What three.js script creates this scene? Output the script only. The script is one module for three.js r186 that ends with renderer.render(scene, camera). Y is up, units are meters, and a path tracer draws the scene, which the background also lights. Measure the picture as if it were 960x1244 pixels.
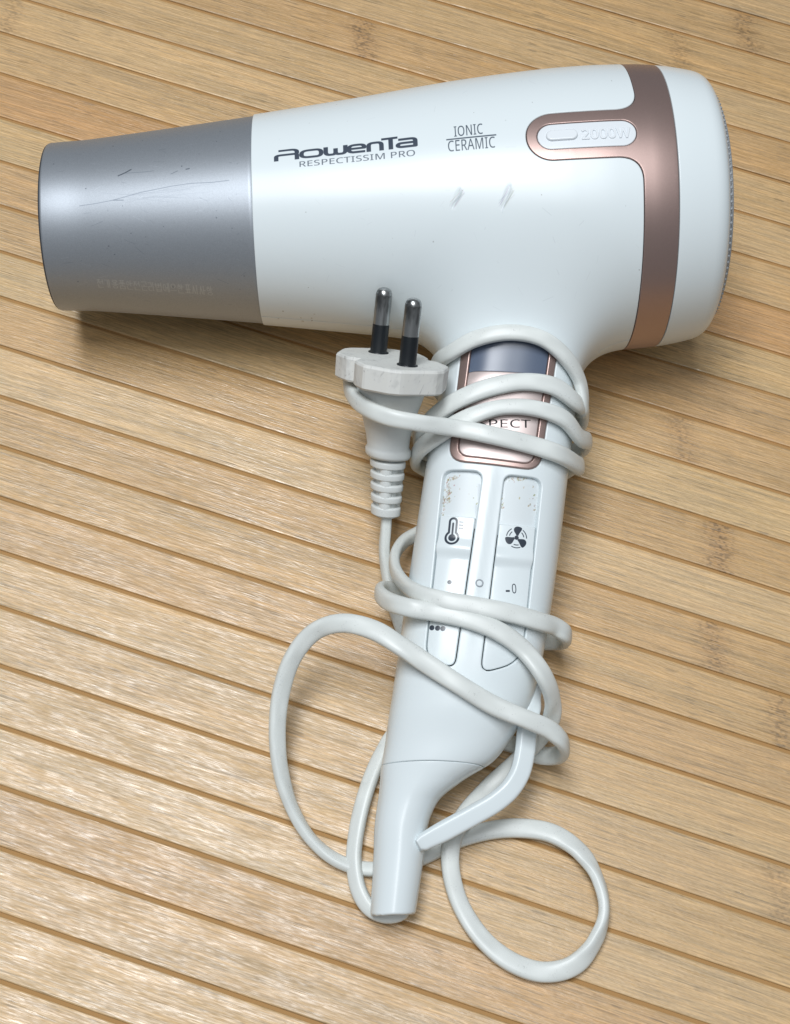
import * as THREE from 'three';
import { FontLoader } from 'three/addons/loaders/FontLoader.js';
import { TextGeometry } from 'three/addons/geometries/TextGeometry.js';
import { mergeGeometries, mergeVertices } from 'three/addons/utils/BufferGeometryUtils.js';

// ---------------------------------------------------------------- camera, light, exposure
const scene = new THREE.Scene();
const camera = new THREE.PerspectiveCamera(36.25, 790 / 1024, 0.02, 20);
camera.position.set(...[-0.02126, 0.44999, 0.18501]);
camera.up.set(...[-0.01793, 0.37947, -0.92503]);
camera.lookAt(0, 0, 0);

scene.background = new THREE.Color().setRGB(0.18, 0.19, 0.202);            // the room's even indoor light
function softLamp(x, y, z, w, h, strength, rgb) {
  const l = new THREE.RectAreaLight(new THREE.Color().setRGB(...rgb), strength, w, h);
  l.position.set(x, y, z); l.up.set(0, 0, -1); l.lookAt(0, 0, 0); l.name = 'ceiling_light'; scene.add(l);
}
softLamp(-0.32, 1.6, -0.15, 0.36, 0.7, 19.5, [0.965, 0.99, 1.015]);
softLamp(-0.04, 1.6, 0.06, 0.16, 1.1, 14.5, [0.965, 0.99, 1.015]);

const renderer = new THREE.WebGLRenderer({ antialias: true });
renderer.setSize(790, 1024);
renderer.toneMapping = THREE.LinearToneMapping;
renderer.toneMappingExposure = 1.03;
renderer.shadowMap.enabled = true;

// ---------------------------------------------------------------- small helpers
let seed = 7;
const rnd = () => { seed = (seed + 0x6d2b79f5) | 0; let t = Math.imul(seed ^ (seed >>> 15), 1 | seed); t = (t + Math.imul(t ^ (t >>> 7), 61 | t)) ^ t; return ((t ^ (t >>> 14)) >>> 0) / 4294967296; };
const hash = (x, y) => { let h = Math.imul(x | 0, 374761393) + Math.imul(y | 0, 668265263); h = Math.imul(h ^ (h >>> 13), 1274126177); return ((h ^ (h >>> 16)) >>> 0) / 4294967296; };
function noise(x, y) {                                                   // value noise, 0..1
  const ix = Math.floor(x), iy = Math.floor(y), fx = x - ix, fy = y - iy, u = fx * fx * (3 - 2 * fx), v = fy * fy * (3 - 2 * fy);
  const a = hash(ix, iy), b = hash(ix + 1, iy), c = hash(ix, iy + 1), d = hash(ix + 1, iy + 1);
  return a + (b - a) * u + (c - a) * v + (a - b - c + d) * u * v;
}
const clamp = (x, a, b) => Math.min(Math.max(x, a), b);
const smooth = (a, b, x) => { const t = clamp((x - a) / (b - a), 0, 1); return t * t * (3 - 2 * t); };
function pchip(t) {
  const n = t.length, x = t.map((r) => r[0]), y = t.map((r) => r[1]), m = [];
  for (let i = 0; i < n; i++) {
    const a = i ? (y[i] - y[i - 1]) / (x[i] - x[i - 1]) : null, b = i < n - 1 ? (y[i + 1] - y[i]) / (x[i + 1] - x[i]) : null;
    m.push(a === null ? b : b === null ? a : a * b <= 0 ? 0 : (2 * a * b) / (a + b));
  }
  return (v) => {
    v = clamp(v, x[0], x[n - 1]);
    let i = 0; while (i < n - 2 && v >= x[i + 1]) i++;
    const h = x[i + 1] - x[i], s = (v - x[i]) / h;
    return (1 + 2 * s) * (1 - s) ** 2 * y[i] + s * (1 - s) ** 2 * h * m[i] + s * s * (3 - 2 * s) * y[i + 1] + s * s * (s - 1) * h * m[i + 1];
  };
}
const sub = (a, b) => [a[0] - b[0], a[1] - b[1], a[2] - b[2]], add = (a, b, k = 1) => [a[0] + b[0] * k, a[1] + b[1] * k, a[2] + b[2] * k];
const dot = (a, b) => a[0] * b[0] + a[1] * b[1] + a[2] * b[2], cross = (a, b) => [a[1] * b[2] - a[2] * b[1], a[2] * b[0] - a[0] * b[2], a[0] * b[1] - a[1] * b[0]];
const unit = (a) => { const l = Math.hypot(...a) || 1; return [a[0] / l, a[1] / l, a[2] / l]; };

function shadowed(o) { o.castShadow = o.receiveShadow = true; return o; }
function mesh(name, geometry, material, parent) { const m = shadowed(new THREE.Mesh(geometry, material)); m.name = name; parent.add(m); return m; }
function canvasTexture(w, h, draw) {
  const c = document.createElement('canvas'); c.width = w; c.height = h;
  const g = c.getContext('2d'); draw(g, w, h);
  const t = new THREE.CanvasTexture(c); t.colorSpace = THREE.SRGBColorSpace; t.anisotropy = 8; return t;
}
function dataTexture(data, w, h, srgb) {
  const t = new THREE.DataTexture(data, w, h, THREE.RGBAFormat); t.magFilter = THREE.LinearFilter; t.minFilter = THREE.LinearFilter;
  t.wrapS = t.wrapT = THREE.RepeatWrapping; if (srgb) t.colorSpace = THREE.SRGBColorSpace; t.needsUpdate = true; return t;
}

// ---------------------------------------------------------------- the bamboo mat: every slat its own mesh
// joints between slats as [z at x = 0 in mm, slope dz/dx]
const joints = [[-239.40, 0.3227], [-221.81, 0.3227], [-204.08, 0.3227], [-186.90, 0.3227], [-169.32, 0.3227], [-151.61, 0.3227], [-134.63, 0.3237], [-117.39, 0.3256], [-99.78, 0.3239], [-83.21, 0.3193], [-65.69, 0.3226], [-48.45, 0.3222], [-31.66, 0.3242], [-14.29, 0.3226], [2.85, 0.3205], [19.58, 0.3200], [36.82, 0.3227], [53.95, 0.3219], [71.39, 0.3241], [89.08, 0.3238], [106.81, 0.3228], [123.89, 0.3227], [140.94, 0.3227], [158.58, 0.3227], [176.10, 0.3227]];
{
  const pitch = 16.4;
  for (let k = 0; k < 5; k++) joints.unshift([joints[0][0] - pitch, joints[0][1]]);
  for (let k = 0; k < 5; k++) joints.push([joints[joints.length - 1][0] + pitch, joints[joints.length - 1][1]]);
}
const ROWS = joints.length - 1, HALF = Math.ceil(ROWS / 2), ROW_H = 110, PAD = 3, TW = 2048, TH = HALF * (ROW_H + 2 * PAD), PX = 4.6;      // px per mm along the slat
const tones = {};                                                        // slats that stand out in colour, and the bamboo nodes [mm along x, strength]
const toneOf = (k) => tones[k - 11];
Object.assign(tones, { 1: [0.975, 0.91, 0.84], 0: [1.02, 1.0, 0.97], 5: [1.03, 1.04, 1.04], 7: [1.04, 1.05, 1.07], 4: [0.99, 0.97, 0.94], 6: [0.99, 0.965, 0.92], 8: [0.99, 0.965, 0.92], 3: [0.985, 0.955, 0.92], 2: [1.02, 1.02, 1.0], '-3': [0.98, 0.95, 0.91], '-6': [0.985, 0.96, 0.92], 13: [1, 0.995, 0.98], 10: [0.99, 0.965, 0.93], 15: [0.985, 0.95, 0.9] });
const nodes = { 4: [[[92.4, 0, -26.6], 0.6]], 6: [[[101, 0, 10], 1]], 8: [[[97, 0, 43.5], 0.8]], 9: [[[115.1, 0, 66.3], 0.7]], '-6': [[[126.2, 0, -187.5], 0.8]], '-5': [[[101.8, 0, -181.1], 0.5]], '-3': [[[-11.7, 0, -183.3], 0.9]], '-1': [[[-136.3, -0, -182.8], 0.5]], 12: [[[110.3, 0, 134.1], 0.5]] };
const woodColors = [0, 1].map(() => new Uint8Array(TW * TH * 4));
const FIBRE = 2048, FIBRE_MM = 160, woodBump = new Uint8Array(FIBRE * FIBRE * 4), woodGloss = new Uint8Array(FIBRE * FIBRE * 4);
function tile(x, y, nx, ny) {                                            // value noise that repeats every nx, ny cells over 0..1
  x *= nx; y *= ny; const ix = Math.floor(x), iy = Math.floor(y), fx = x - ix, fy = y - iy, u = fx * fx * (3 - 2 * fx), v = fy * fy * (3 - 2 * fy), m = (k, n) => k % n;
  const a = hash(m(ix, nx) + nx * 7, m(iy, ny)), b = hash(m(ix + 1, nx) + nx * 7, m(iy, ny)), c = hash(m(ix, nx) + nx * 7, m(iy + 1, ny)), d = hash(m(ix + 1, nx) + nx * 7, m(iy + 1, ny));
  return a + (b - a) * u + (c - a) * v + (a - b - c + d) * u * v;
}
for (let j = 0; j < FIBRE; j++) for (let i = 0; i < FIBRE; i++) {
  const x = i / FIBRE, y = j / FIBRE, o = (j * FIBRE + i) * 4;
  const a = tile(x, y, 61, 860), b = tile(x, y, 17, 430), c = tile(x, y, 160, 760), patch = tile(x, y, 13, 57);
  const h = 128 + (a - 0.5) * 100 + (b - 0.5) * 110 + (c - 0.5) * 70;
  const g = 0.46 + (tile(x, y, 73, 840) - 0.5) * 0.24 + (patch - 0.5) * 0.14 + (tile(x, y, 33, 300) - 0.5) * 0.12;
  woodBump[o] = woodBump[o + 1] = woodBump[o + 2] = clamp(h, 0, 255); woodGloss[o] = woodGloss[o + 1] = woodGloss[o + 2] = clamp(g, 0.16, 0.9) * 255; woodBump[o + 3] = woodGloss[o + 3] = 255;
}
const fibre = (d) => { const t = dataTexture(d, FIBRE, FIBRE); t.repeat.set(TW / PX / FIBRE_MM, TH / ROW_H * 15 / FIBRE_MM); return t; };
for (let r = 0; r < ROWS; r++) {
  const woodColor = woodColors[r % 2], line = r >> 1;
  const k = r - 11, tone = toneOf(r) ?? (() => { const a = rnd() - 0.5, b = rnd() - 0.5; return [1 + 0.06 * a, 0.99 + 0.07 * a + 0.015 * b, 0.97 + 0.08 * a + 0.06 * b]; })();
  const ox = rnd() * 900, oy = r * 57.3;
  const knots = (nodes[k] ?? []).map(([p, s]) => [(p[0] + 225) * PX, s]);
  if (!nodes[k] && rnd() < 0.5) knots.push([(rnd() < 0.5 ? -200 : 195) * PX + 225 * PX, 0.7]);
  for (let j = -PAD; j < ROW_H + PAD; j++) {
    const y = j / ROW_H * 15;                                            // mm across
    for (let i = 0; i < TW; i++) {
      const x = i / PX + ox;                                             // mm along
      const wob = noise(x / 60, oy + 3) * 1.2;
      const fine = noise(x / 5, (y + wob) / 0.17 + oy), grit = noise(x / 0.9, y / 0.14 + oy * 6), mid = noise(x / 26, (y + wob) / 0.8 + oy * 2), broad = noise(x / 70, y / 4 + oy * 3);
      const long = noise(x / 60 + 7, (y + wob) / 0.28 + oy * 8);
      const hair = noise(x / 24 + 3, (y + wob) / 0.22 + oy * 12);
      const dash = smooth(0.74, 0.9, noise(x / 5.5 + 40, (y + wob) / 0.24 + oy * 5)) * smooth(0.35, 0.7, noise(x / 18, y / 3 + oy * 7));
      const pale = smooth(0.7, 0.95, noise(x / 9 + 90, (y + wob) / 0.35 + oy * 4));
      let c = 1 + (fine - 0.5) * 0.17 + (grit - 0.5) * 0.1 + (long - 0.5) * 0.13 + (mid - 0.5) * 0.07 + (broad - 0.5) * 0.05 - dash * 0.16 - smooth(0.8, 0.95, hair) * 0.12 + pale * 0.05, red = (mid - 0.5) * 0.03 + (broad - 0.5) * 0.02;
      for (const [kx, s] of knots) {
        const d = (i - kx) / PX + (noise(y / 2.2, r * 9) - 0.5) * 3, g = Math.exp(-d * d / 18);
        if (g > 0.02) {
          const sp = smooth(0.42, 0.8, noise(x / 0.8 + y * 0.4, y / 0.5 + oy * 11)) * (0.6 + 0.4 * noise(x * 3, y * 3));
          c -= g * s * (0.08 + 0.28 * sp); red += g * s * 0.04;
        }
      }
      const o = (((line * (ROW_H + 2 * PAD) + j + PAD) * TW) + i) * 4;
      woodColor[o] = clamp(189 * tone[0] * c * (1 + red * 0.3), 0, 255); woodColor[o + 1] = clamp(158 * tone[1] * c * (1 - red * 0.5), 0, 255); woodColor[o + 2] = clamp(113 * tone[2] * c * (1 - red * 1.6), 0, 255); woodColor[o + 3] = 255;
    }
  }
}
const bumps = fibre(woodBump), gloss = fibre(woodGloss);
const bamboo = woodColors.map((d) => new THREE.MeshPhysicalMaterial({ name: 'bamboo', map: dataTexture(d, TW, TH, true), bumpMap: bumps, bumpScale: 0.00009, roughnessMap: gloss, roughness: 1, ior: 1.72 }));
const backingCloth = new THREE.MeshStandardMaterial({ name: 'backing_cloth', roughness: 0.95, color: new THREE.Color().setRGB(0.4, 0.23, 0.09) });

const mat = new THREE.Group(); mat.name = 'ground_mat'; scene.add(mat);
mat.userData = { label: 'mat of pale bamboo slats running diagonally under the hair dryer', category: 'mat', kind: 'structure' };
{
  const X0 = -215, X1 = 215;
  const zAt = (j, x) => j[0] + j[1] * x;
  for (let r = 0; r < ROWS; r++) {
    const a = joints[r], b = joints[r + 1];
    const pos = [], uv = [], idx = [], drop = (rnd() - 0.5) * 0.12;
    const gap = 0.42 + rnd() * 0.14;
    const prof = [[0, -1.3], [0.02, -0.42], [0.1, -0.16], [0.3, -0.03], [0.7, 0]];
    const full = [...prof.map(([d, y]) => [d, y, 0]), ...prof.map(([d, y]) => [d, y, 1]).reverse()];
    const xs = [X0, -70, 70, X1];
    for (const x of xs) for (const [d, y, side] of full) {
      const za = zAt(a, x) + gap, zb = zAt(b, x) - gap, z = side ? zb - d : za + d;
      pos.push(x / 1000, (y + drop) / 1000 - 0.0001, z / 1000);
      const v = (z - za) / (zb - za);
      uv.push((x + 225) * PX / TW, ((r >> 1) * (ROW_H + 2 * PAD) + PAD + 0.5 + v * (ROW_H - 1)) / TH);
    }
    const n = full.length;
    for (let s = 0; s < xs.length - 1; s++) for (let i = 0; i < n - 1; i++) { const p = s * n + i; idx.push(p, p + 1, p + n, p + 1, p + n + 1, p + n); }
    const g = new THREE.BufferGeometry();
    g.setAttribute('position', new THREE.Float32BufferAttribute(pos, 3)); g.setAttribute('uv', new THREE.Float32BufferAttribute(uv, 2)); g.setIndex(idx); g.computeVertexNormals();
    mesh(r ? 'slat_' + String(r).padStart(3, '0') : 'slat', g, bamboo[r % 2], mat);
  }
  const g = new THREE.PlaneGeometry(0.43, 0.62); g.rotateX(-Math.PI / 2); g.translate(0, -0.00072, 0);
  mesh('backing', g, backingCloth, mat);
}

// ---------------------------------------------------------------- the hair dryer: one implicit surface, cut into its parts (mm, dryer axes: x along the barrel, z along the handle)
const dryer = new THREE.Group(); dryer.name = 'hair_dryer'; scene.add(dryer);
dryer.userData = { label: 'white hair dryer with silver nozzle, rose gold band and cord wound round its handle', category: 'hair dryer' };
dryer.matrix.fromArray([0.998256, 0.0425047, -0.0409789, 0, -0.0361906, 0.9889, 0.144108, 0, 0.0466493, -0.142374, 0.988713, 0, 0.0367471, 0, -0.0842649, 1]); dryer.matrix.decompose(dryer.position, dryer.quaternion, dryer.scale);
const UP = new THREE.Vector3(0, 1, 0).applyQuaternion(dryer.quaternion.clone().invert()).toArray();
const BASE = UP.map((v) => v * 40.247);
function finish(g) { g.translate(...BASE); g.scale(0.001, 0.001, 0.001); return g; }

const bodyRadius = pchip([[-150, 24.6], [-142, 25.3], [-80, 31.9], [-64, 33.9], [-47, 36.1], [-30, 38.5], [-16, 40.3], [0, 41.9], [12, 42.8], [24, 43.2], [34, 43.1], [42, 42.5], [50, 41.2], [56, 39.6], [62, 37.4]]);
const handleX = pchip([[0, 2], [47, -5], [79, -11.2], [113, -17.6], [139, -22.8], [152, -26], [161.5, -30], [167.4, -33.2], [172.8, -38.2], [178.3, -42.2], [185, -44.3], [193, -45.3], [209, -47.6]]);
const handleHalfWidth = pchip([[0, 20], [47, 20.4], [79, 21.2], [113, 21.4], [139, 20.9], [152, 20.2], [161.5, 17.9], [167.4, 16], [172.8, 11.6], [178.3, 8.5], [185, 7.5], [193, 7.1], [209, 6.3]]);
const handleHalfDepth = pchip([[0, 20.5], [30, 20.5], [47, 19.8], [79, 18.2], [113, 17], [139, 15.5], [152, 13.8], [161.5, 11.8], [167.4, 10.8], [172.8, 9.6], [178.3, 8.6], [185, 8], [193, 7.4], [209, 6.6]]);
const handleY = pchip([[0, 0], [139, 0], [152, -0.3], [170, -0.8], [209, -0.8]]);
const handlePower = pchip([[0, 2.6], [47, 2.7], [79, 3], [130, 3], [150, 2.7], [165, 2.4], [180, 2.1], [209, 2]]);
function F(x, y, z) {
  const b = Math.hypot(y, z) - bodyRadius(x), e0 = x - 57;
  let body = b;
  { const kk = 5, e = Math.max(kk - Math.abs(b - e0), 0); body = Math.max(b, e0) + e * e / (4 * kk); }
  if (z < -1 || z > 214) return z < 0 ? body : 4;
  const w = handleHalfWidth(z), t = handleHalfDepth(z), n = handlePower(z);
  const q = (Math.abs((x - handleX(z)) / w) ** n + Math.abs((y - handleY(z)) / t) ** n) ** (1 / n);
  let h = (q - 1) * Math.min(w, t);
  h = Math.max(h, -z);
  { const e1 = z - 208.6, kk = 0.8, e = Math.max(kk - Math.abs(h - e1), 0); h = Math.max(h, e1) + e * e / (4 * kk); }
  const k = 18, e = Math.max(k - Math.abs(body - h), 0);
  return Math.min(body, h) - e * e / (4 * k);
}
const E = 0.04;
function gradF(p) { return [(F(p[0] + E, p[1], p[2]) - F(p[0] - E, p[1], p[2])) / (2 * E), (F(p[0], p[1] + E, p[2]) - F(p[0], p[1] - E, p[2])) / (2 * E), (F(p[0], p[1], p[2] + E) - F(p[0], p[1], p[2] - E)) / (2 * E)]; }
function project(p, times) {
  for (let i = 0; i < times; i++) { const f = F(...p), g = gradF(p), k = Math.max(dot(g, g), 0.02), s = clamp(f / k, -1, 1); p = add(p, g, -s); }
  return p;
}
// surface nets
const base = (() => {
  const c = 1.15, x0 = -83, y0 = -47, z0 = -47, nx = Math.ceil(146 / c), ny = Math.ceil(94 / c), nz = Math.ceil(258 / c);
  const val = new Float32Array(nx * ny * nz), at = (i, j, k) => (k * ny + j) * nx + i;
  for (let k = 0; k < nz; k++) for (let j = 0; j < ny; j++) for (let i = 0; i < nx; i++) val[at(i, j, k)] = F(x0 + i * c, y0 + j * c, z0 + k * c);
  const pos = [], tri = [], id = new Int32Array(nx * ny * nz).fill(-1);
  const corner = [[0, 0, 0], [1, 0, 0], [0, 1, 0], [1, 1, 0], [0, 0, 1], [1, 0, 1], [0, 1, 1], [1, 1, 1]], edges = [[0, 1], [2, 3], [4, 5], [6, 7], [0, 2], [1, 3], [4, 6], [5, 7], [0, 4], [1, 5], [2, 6], [3, 7]];
  for (let k = 0; k < nz - 1; k++) for (let j = 0; j < ny - 1; j++) for (let i = 0; i < nx - 1; i++) {
    const v = corner.map(([a, b, d]) => val[at(i + a, j + b, k + d)]);
    let inside = 0; for (const a of v) if (a < 0) inside++;
    if (inside === 0 || inside === 8) continue;
    let s = [0, 0, 0], n = 0;
    for (const [a, b] of edges) if ((v[a] < 0) !== (v[b] < 0)) { const t = v[a] / (v[a] - v[b]); for (let d = 0; d < 3; d++) s[d] += corner[a][d] + (corner[b][d] - corner[a][d]) * t; n++; }
    id[at(i, j, k)] = pos.length;
    pos.push(project([x0 + (i + s[0] / n) * c, y0 + (j + s[1] / n) * c, z0 + (k + s[2] / n) * c], 4));
  }
  const quad = (a, b, d, e, flip) => { if (a < 0 || b < 0 || d < 0 || e < 0) return; if (flip) tri.push([a, d, b], [a, e, d]); else tri.push([a, b, d], [a, d, e]); };
  for (let k = 1; k < nz - 1; k++) for (let j = 1; j < ny - 1; j++) for (let i = 1; i < nx - 1; i++) {
    const v = val[at(i, j, k)] < 0;
    if (v !== val[at(i + 1, j, k)] < 0) quad(id[at(i, j - 1, k - 1)], id[at(i, j, k - 1)], id[at(i, j, k)], id[at(i, j - 1, k)], !v);
    if (v !== val[at(i, j + 1, k)] < 0) quad(id[at(i - 1, j, k - 1)], id[at(i - 1, j, k)], id[at(i, j, k)], id[at(i, j, k - 1)], !v);
    if (v !== val[at(i, j, k + 1)] < 0) quad(id[at(i - 1, j - 1, k)], id[at(i, j - 1, k)], id[at(i, j, k)], id[at(i - 1, j, k)], !v);
  }
  return { pos, tri };
})();

// keep the side fn < 0 (or both sides when level lines only have to run along edges)
function cut(m, fn, level, both) {
  const v = new Float64Array(m.pos.length), pos = m.pos.slice(), tri = [], made = new Map();
  for (let i = 0; i < pos.length; i++) { v[i] = fn(pos[i]) - level; if (Math.abs(v[i]) < 0.012) v[i] = 0; }
  const mid = (a, b) => {
    const key = a < b ? a * 4e6 + b : b * 4e6 + a;
    if (made.has(key)) return made.get(key);
    let p = pos[a], q = pos[b], fp = v[a], fq = v[b], r = p;
    for (let s = 0; s < 4; s++) { const t = clamp(fp / (fp - fq), 0.02, 0.98); r = add(p, sub(q, p), t); const fr = fn(r) - level; if (Math.abs(fr) < 1e-4) break; if ((fr < 0) === (fp < 0)) { p = r; fp = fr; } else { q = r; fq = fr; } }
    r = project(r, 1);
    made.set(key, pos.length); pos.push(r); return pos.length - 1;
  };
  for (const t of m.tri) {
    const s = t.map((i) => Math.sign(v[i]));
    const neg = s.some((x) => x < 0), plus = s.some((x) => x > 0);
    if (!plus) { if (neg || both) tri.push(t); continue; }
    if (!neg) { if (both) tri.push(t); continue; }
    const lo = [], hi = [];
    for (let e = 0; e < 3; e++) {
      const a = t[e], b = t[(e + 1) % 3], sa = s[e], sb = s[(e + 1) % 3];
      if (sa <= 0) lo.push(a); if (sa >= 0) hi.push(a);
      if (sa * sb < 0) { const q = mid(a, b); lo.push(q); hi.push(q); }
    }
    for (const poly of both ? [lo, hi] : [lo]) for (let e = 1; e < poly.length - 1; e++) tri.push([poly[0], poly[e], poly[e + 1]]);
  }
  return compact({ pos, tri });
}
function compact({ pos, tri }) {
  const map = new Map(), p2 = [], t2 = [];
  for (const t of tri) { if (t[0] === t[1] || t[1] === t[2] || t[0] === t[2]) continue; t2.push(t.map((i) => { if (!map.has(i)) { map.set(i, p2.length); p2.push(pos[i]); } return map.get(i); })); }
  return { pos: p2, tri: t2 };
}
const theta = (p) => Math.atan2(p[2], p[1]);
const uvShell = (p) => [(p[0] + 90) / 150, 0.5 - theta(p) / (2 * Math.PI)];
const uvFlat = (p) => [(p[0] + 50) / 60, 1 - (p[2] - 44) / 110];
// one part: the piece of the surface where every fn < 0, edges rounded by r and turned inward by depth; relief(p) lifts it along the normal
function part(name, parent, material, fns, { open = [], r = 0.28, depth = 1.4, relief, lines = [], uv = uvShell, from = base } = {}) {
  let m = from;
  for (const f of [...fns, ...open]) m = cut(m, f, 0);
  for (const f of fns) for (const l of [0.12, 0.45, 1]) m = cut(m, f, -l * r, true);
  for (const [f, l] of lines) m = cut(m, f, l, true);
  const D = (p) => { let d = 1e3; for (const f of fns) d = Math.min(d, -f(p)); return d; };
  const lift = (p) => { let h = 0; if (fns.length && r > 0) { const d = clamp(D(p), 0, r); h -= r - Math.sqrt(Math.max(r * r - (r - d) ** 2, 0)); } return h + (relief ? relief(p) : 0); };
  const pos = [], nor = [], uvs = [], idx = [], e = 0.03;
  const N = [];
  for (const p of m.pos) {
    const n = unit(gradF(p)); N.push(n);
    let nn = n;
    if ((fns.length && r > 0) || relief) {
      const a = unit(cross(n, Math.abs(n[0]) < 0.8 ? [1, 0, 0] : [0, 1, 0])), b = cross(n, a);
      const ga = clamp((lift(add(p, a, e)) - lift(add(p, a, -e))) / (2 * e), -3, 3), gb = clamp((lift(add(p, b, e)) - lift(add(p, b, -e))) / (2 * e), -3, 3);
      nn = unit(add(add(n, a, -ga), b, -gb));
    }
    const q = add(p, n, lift(p));
    pos.push(...q); nor.push(...nn); uvs.push(...uv(p));
  }
  for (const t of m.tri) idx.push(...t);
  if (fns.length && depth > 0) {                                         // turned-in edge
    const count = new Map();
    for (const t of m.tri) for (let k = 0; k < 3; k++) { const a = t[k], b = t[(k + 1) % 3], key = Math.min(a, b) * 4e6 + Math.max(a, b); count.set(key, count.has(key) ? null : [a, b]); }
    for (const ab of count.values()) {
      if (!ab) continue;
      const [a, b] = ab;
      if (D(m.pos[a]) > 0.06 || D(m.pos[b]) > 0.06) continue;
      const k = pos.length / 3, mida = m.pos[a], out = unit(cross(sub(m.pos[b], m.pos[a]), N[a]));
      for (const [i, dd] of [[a, 0], [b, 0], [a, depth], [b, depth]]) { const q = add([pos[3 * i], pos[3 * i + 1], pos[3 * i + 2]], N[i], -dd); pos.push(...q); nor.push(...out); uvs.push(...uv(m.pos[i])); }
      idx.push(k, k + 2, k + 1, k + 1, k + 2, k + 3);
    }
  }
  const g = new THREE.BufferGeometry();
  g.setAttribute('position', new THREE.Float32BufferAttribute(pos, 3)); g.setAttribute('normal', new THREE.Float32BufferAttribute(nor, 3)); g.setAttribute('uv', new THREE.Float32BufferAttribute(uvs, 2)); g.setIndex(idx);
  return mesh(name, finish(g), material, parent);
}
// outlines on the surface
function roundPoly(pts) {                                                // [x, y, radius]
  const out = [], n = pts.length;
  for (let i = 0; i < n; i++) {
    const [px, py, r] = pts[i], a = pts[(i + n - 1) % n], b = pts[(i + 1) % n];
    const ua = [a[0] - px, a[1] - py], ub = [b[0] - px, b[1] - py], la = Math.hypot(...ua), lb = Math.hypot(...ub);
    const ang = Math.acos(clamp((ua[0] * ub[0] + ua[1] * ub[1]) / la / lb, -1, 1)), d = Math.min(r / Math.tan(ang / 2), la * 0.49, lb * 0.49);
    const p = [px + ua[0] / la * d, py + ua[1] / la * d], q = [px + ub[0] / lb * d, py + ub[1] / lb * d];
    for (let s = 0; s <= 6; s++) { const t = s / 6; out.push([(1 - t) ** 2 * p[0] + 2 * t * (1 - t) * px + t * t * q[0], (1 - t) ** 2 * p[1] + 2 * t * (1 - t) * py + t * t * q[1]]); }
  }
  return out;
}
function sdPoly(poly, x, y) {
  let d = 1e9, s = 1;
  for (let i = 0, j = poly.length - 1; i < poly.length; j = i++) {
    const ex = poly[j][0] - poly[i][0], ey = poly[j][1] - poly[i][1], wx = x - poly[i][0], wy = y - poly[i][1], t = clamp((wx * ex + wy * ey) / (ex * ex + ey * ey), 0, 1);
    d = Math.min(d, (wx - ex * t) ** 2 + (wy - ey * t) ** 2);
    const c1 = y >= poly[i][1], c2 = y < poly[j][1], c3 = ex * wy > ey * wx;
    if ((c1 && c2 && c3) || (!c1 && !c2 && !c3)) s = -s;
  }
  return s * Math.sqrt(d);
}
const onTop = (corners) => {
  const poly = roundPoly(corners), xs = poly.map((p) => p[0]), zs = poly.map((p) => p[1]), x0 = Math.min(...xs), x1 = Math.max(...xs), z0 = Math.min(...zs), z1 = Math.max(...zs);
  return (p) => { const far = Math.max(x0 - p[0], p[0] - x1, z0 - p[2], p[2] - z1, 6 - p[1]); return far > 3 ? far : Math.max(sdPoly(poly, p[0], p[2]), p[1] < 6 ? 6 - p[1] : -99); };
};
const corner = (p, r) => [p[0], p[1], r];
const sOf = (p) => theta(p) * 43;
const not = (f, gap = 0) => (p) => gap - f(p);
const grown = (f, d) => (p) => f(p) - d;
const rbox = (x, y, hx, hy, r) => { const a = Math.abs(x) - hx + r, b = Math.abs(y) - hy + r; return Math.hypot(Math.max(a, 0), Math.max(b, 0)) + Math.min(Math.max(a, b), 0) - r; };
const fBand = (p) => {
  const ring = Math.abs(p[0] - 35.8) - 5, s = sOf(p);
  if (Math.abs(s + 4) > 24) return ring;
  const tongue = rbox(p[0] - 20, s + 4, 21.6, 7.8, 7.6), k = 7, e = Math.max(k - Math.abs(ring - tongue), 0);
  return Math.max(Math.min(ring, tongue) - e * e / (4 * k), p[0] - 40.8);
};
const fHole = (p) => rbox(p[0] - 15.5, sOf(p) + 3.75, 14, 4.1, 4.05);
const fTip = (p) => 166.6 + (p[0] + 49) * 0.075 + 0.004 * (p[0] + 33) ** 2 - p[2];              // < 0 below the seam
const panelOuter = onTop([corner([-20.73, 45.24], 4), corner([6.95, 49.29], 4), corner([-0.98, 87.78], 5), corner([-27.05, 83.55], 5)]);
const panelInner = onTop([corner([-18.25, 47.19], 3), corner([4.2, 50.36], 3), corner([-2.8, 85.8], 3.4), corner([-24.32, 82.14], 3.4)]);
const plateTop = onTop([corner([-21.49, 56.87], 3.5), corner([6.51, 59.81], 3.5), corner([-0.48, 96.5], 2), corner([-28.44, 92.99], 2)]);
const slotLeft = onTop([corner([-28.55, 85.86], 2.6), corner([-17.25, 87.34], 2.6), corner([-27.83, 143.16], 2.6), corner([-36.23, 139.91], 9.5)]);
const slotRight = onTop([corner([-11.21, 88.43], 2.6), corner([-0.24, 89.87], 2.8), corner([-8.81, 141.97], 9.5), corner([-21.04, 144.77], 2.6)]);

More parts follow.
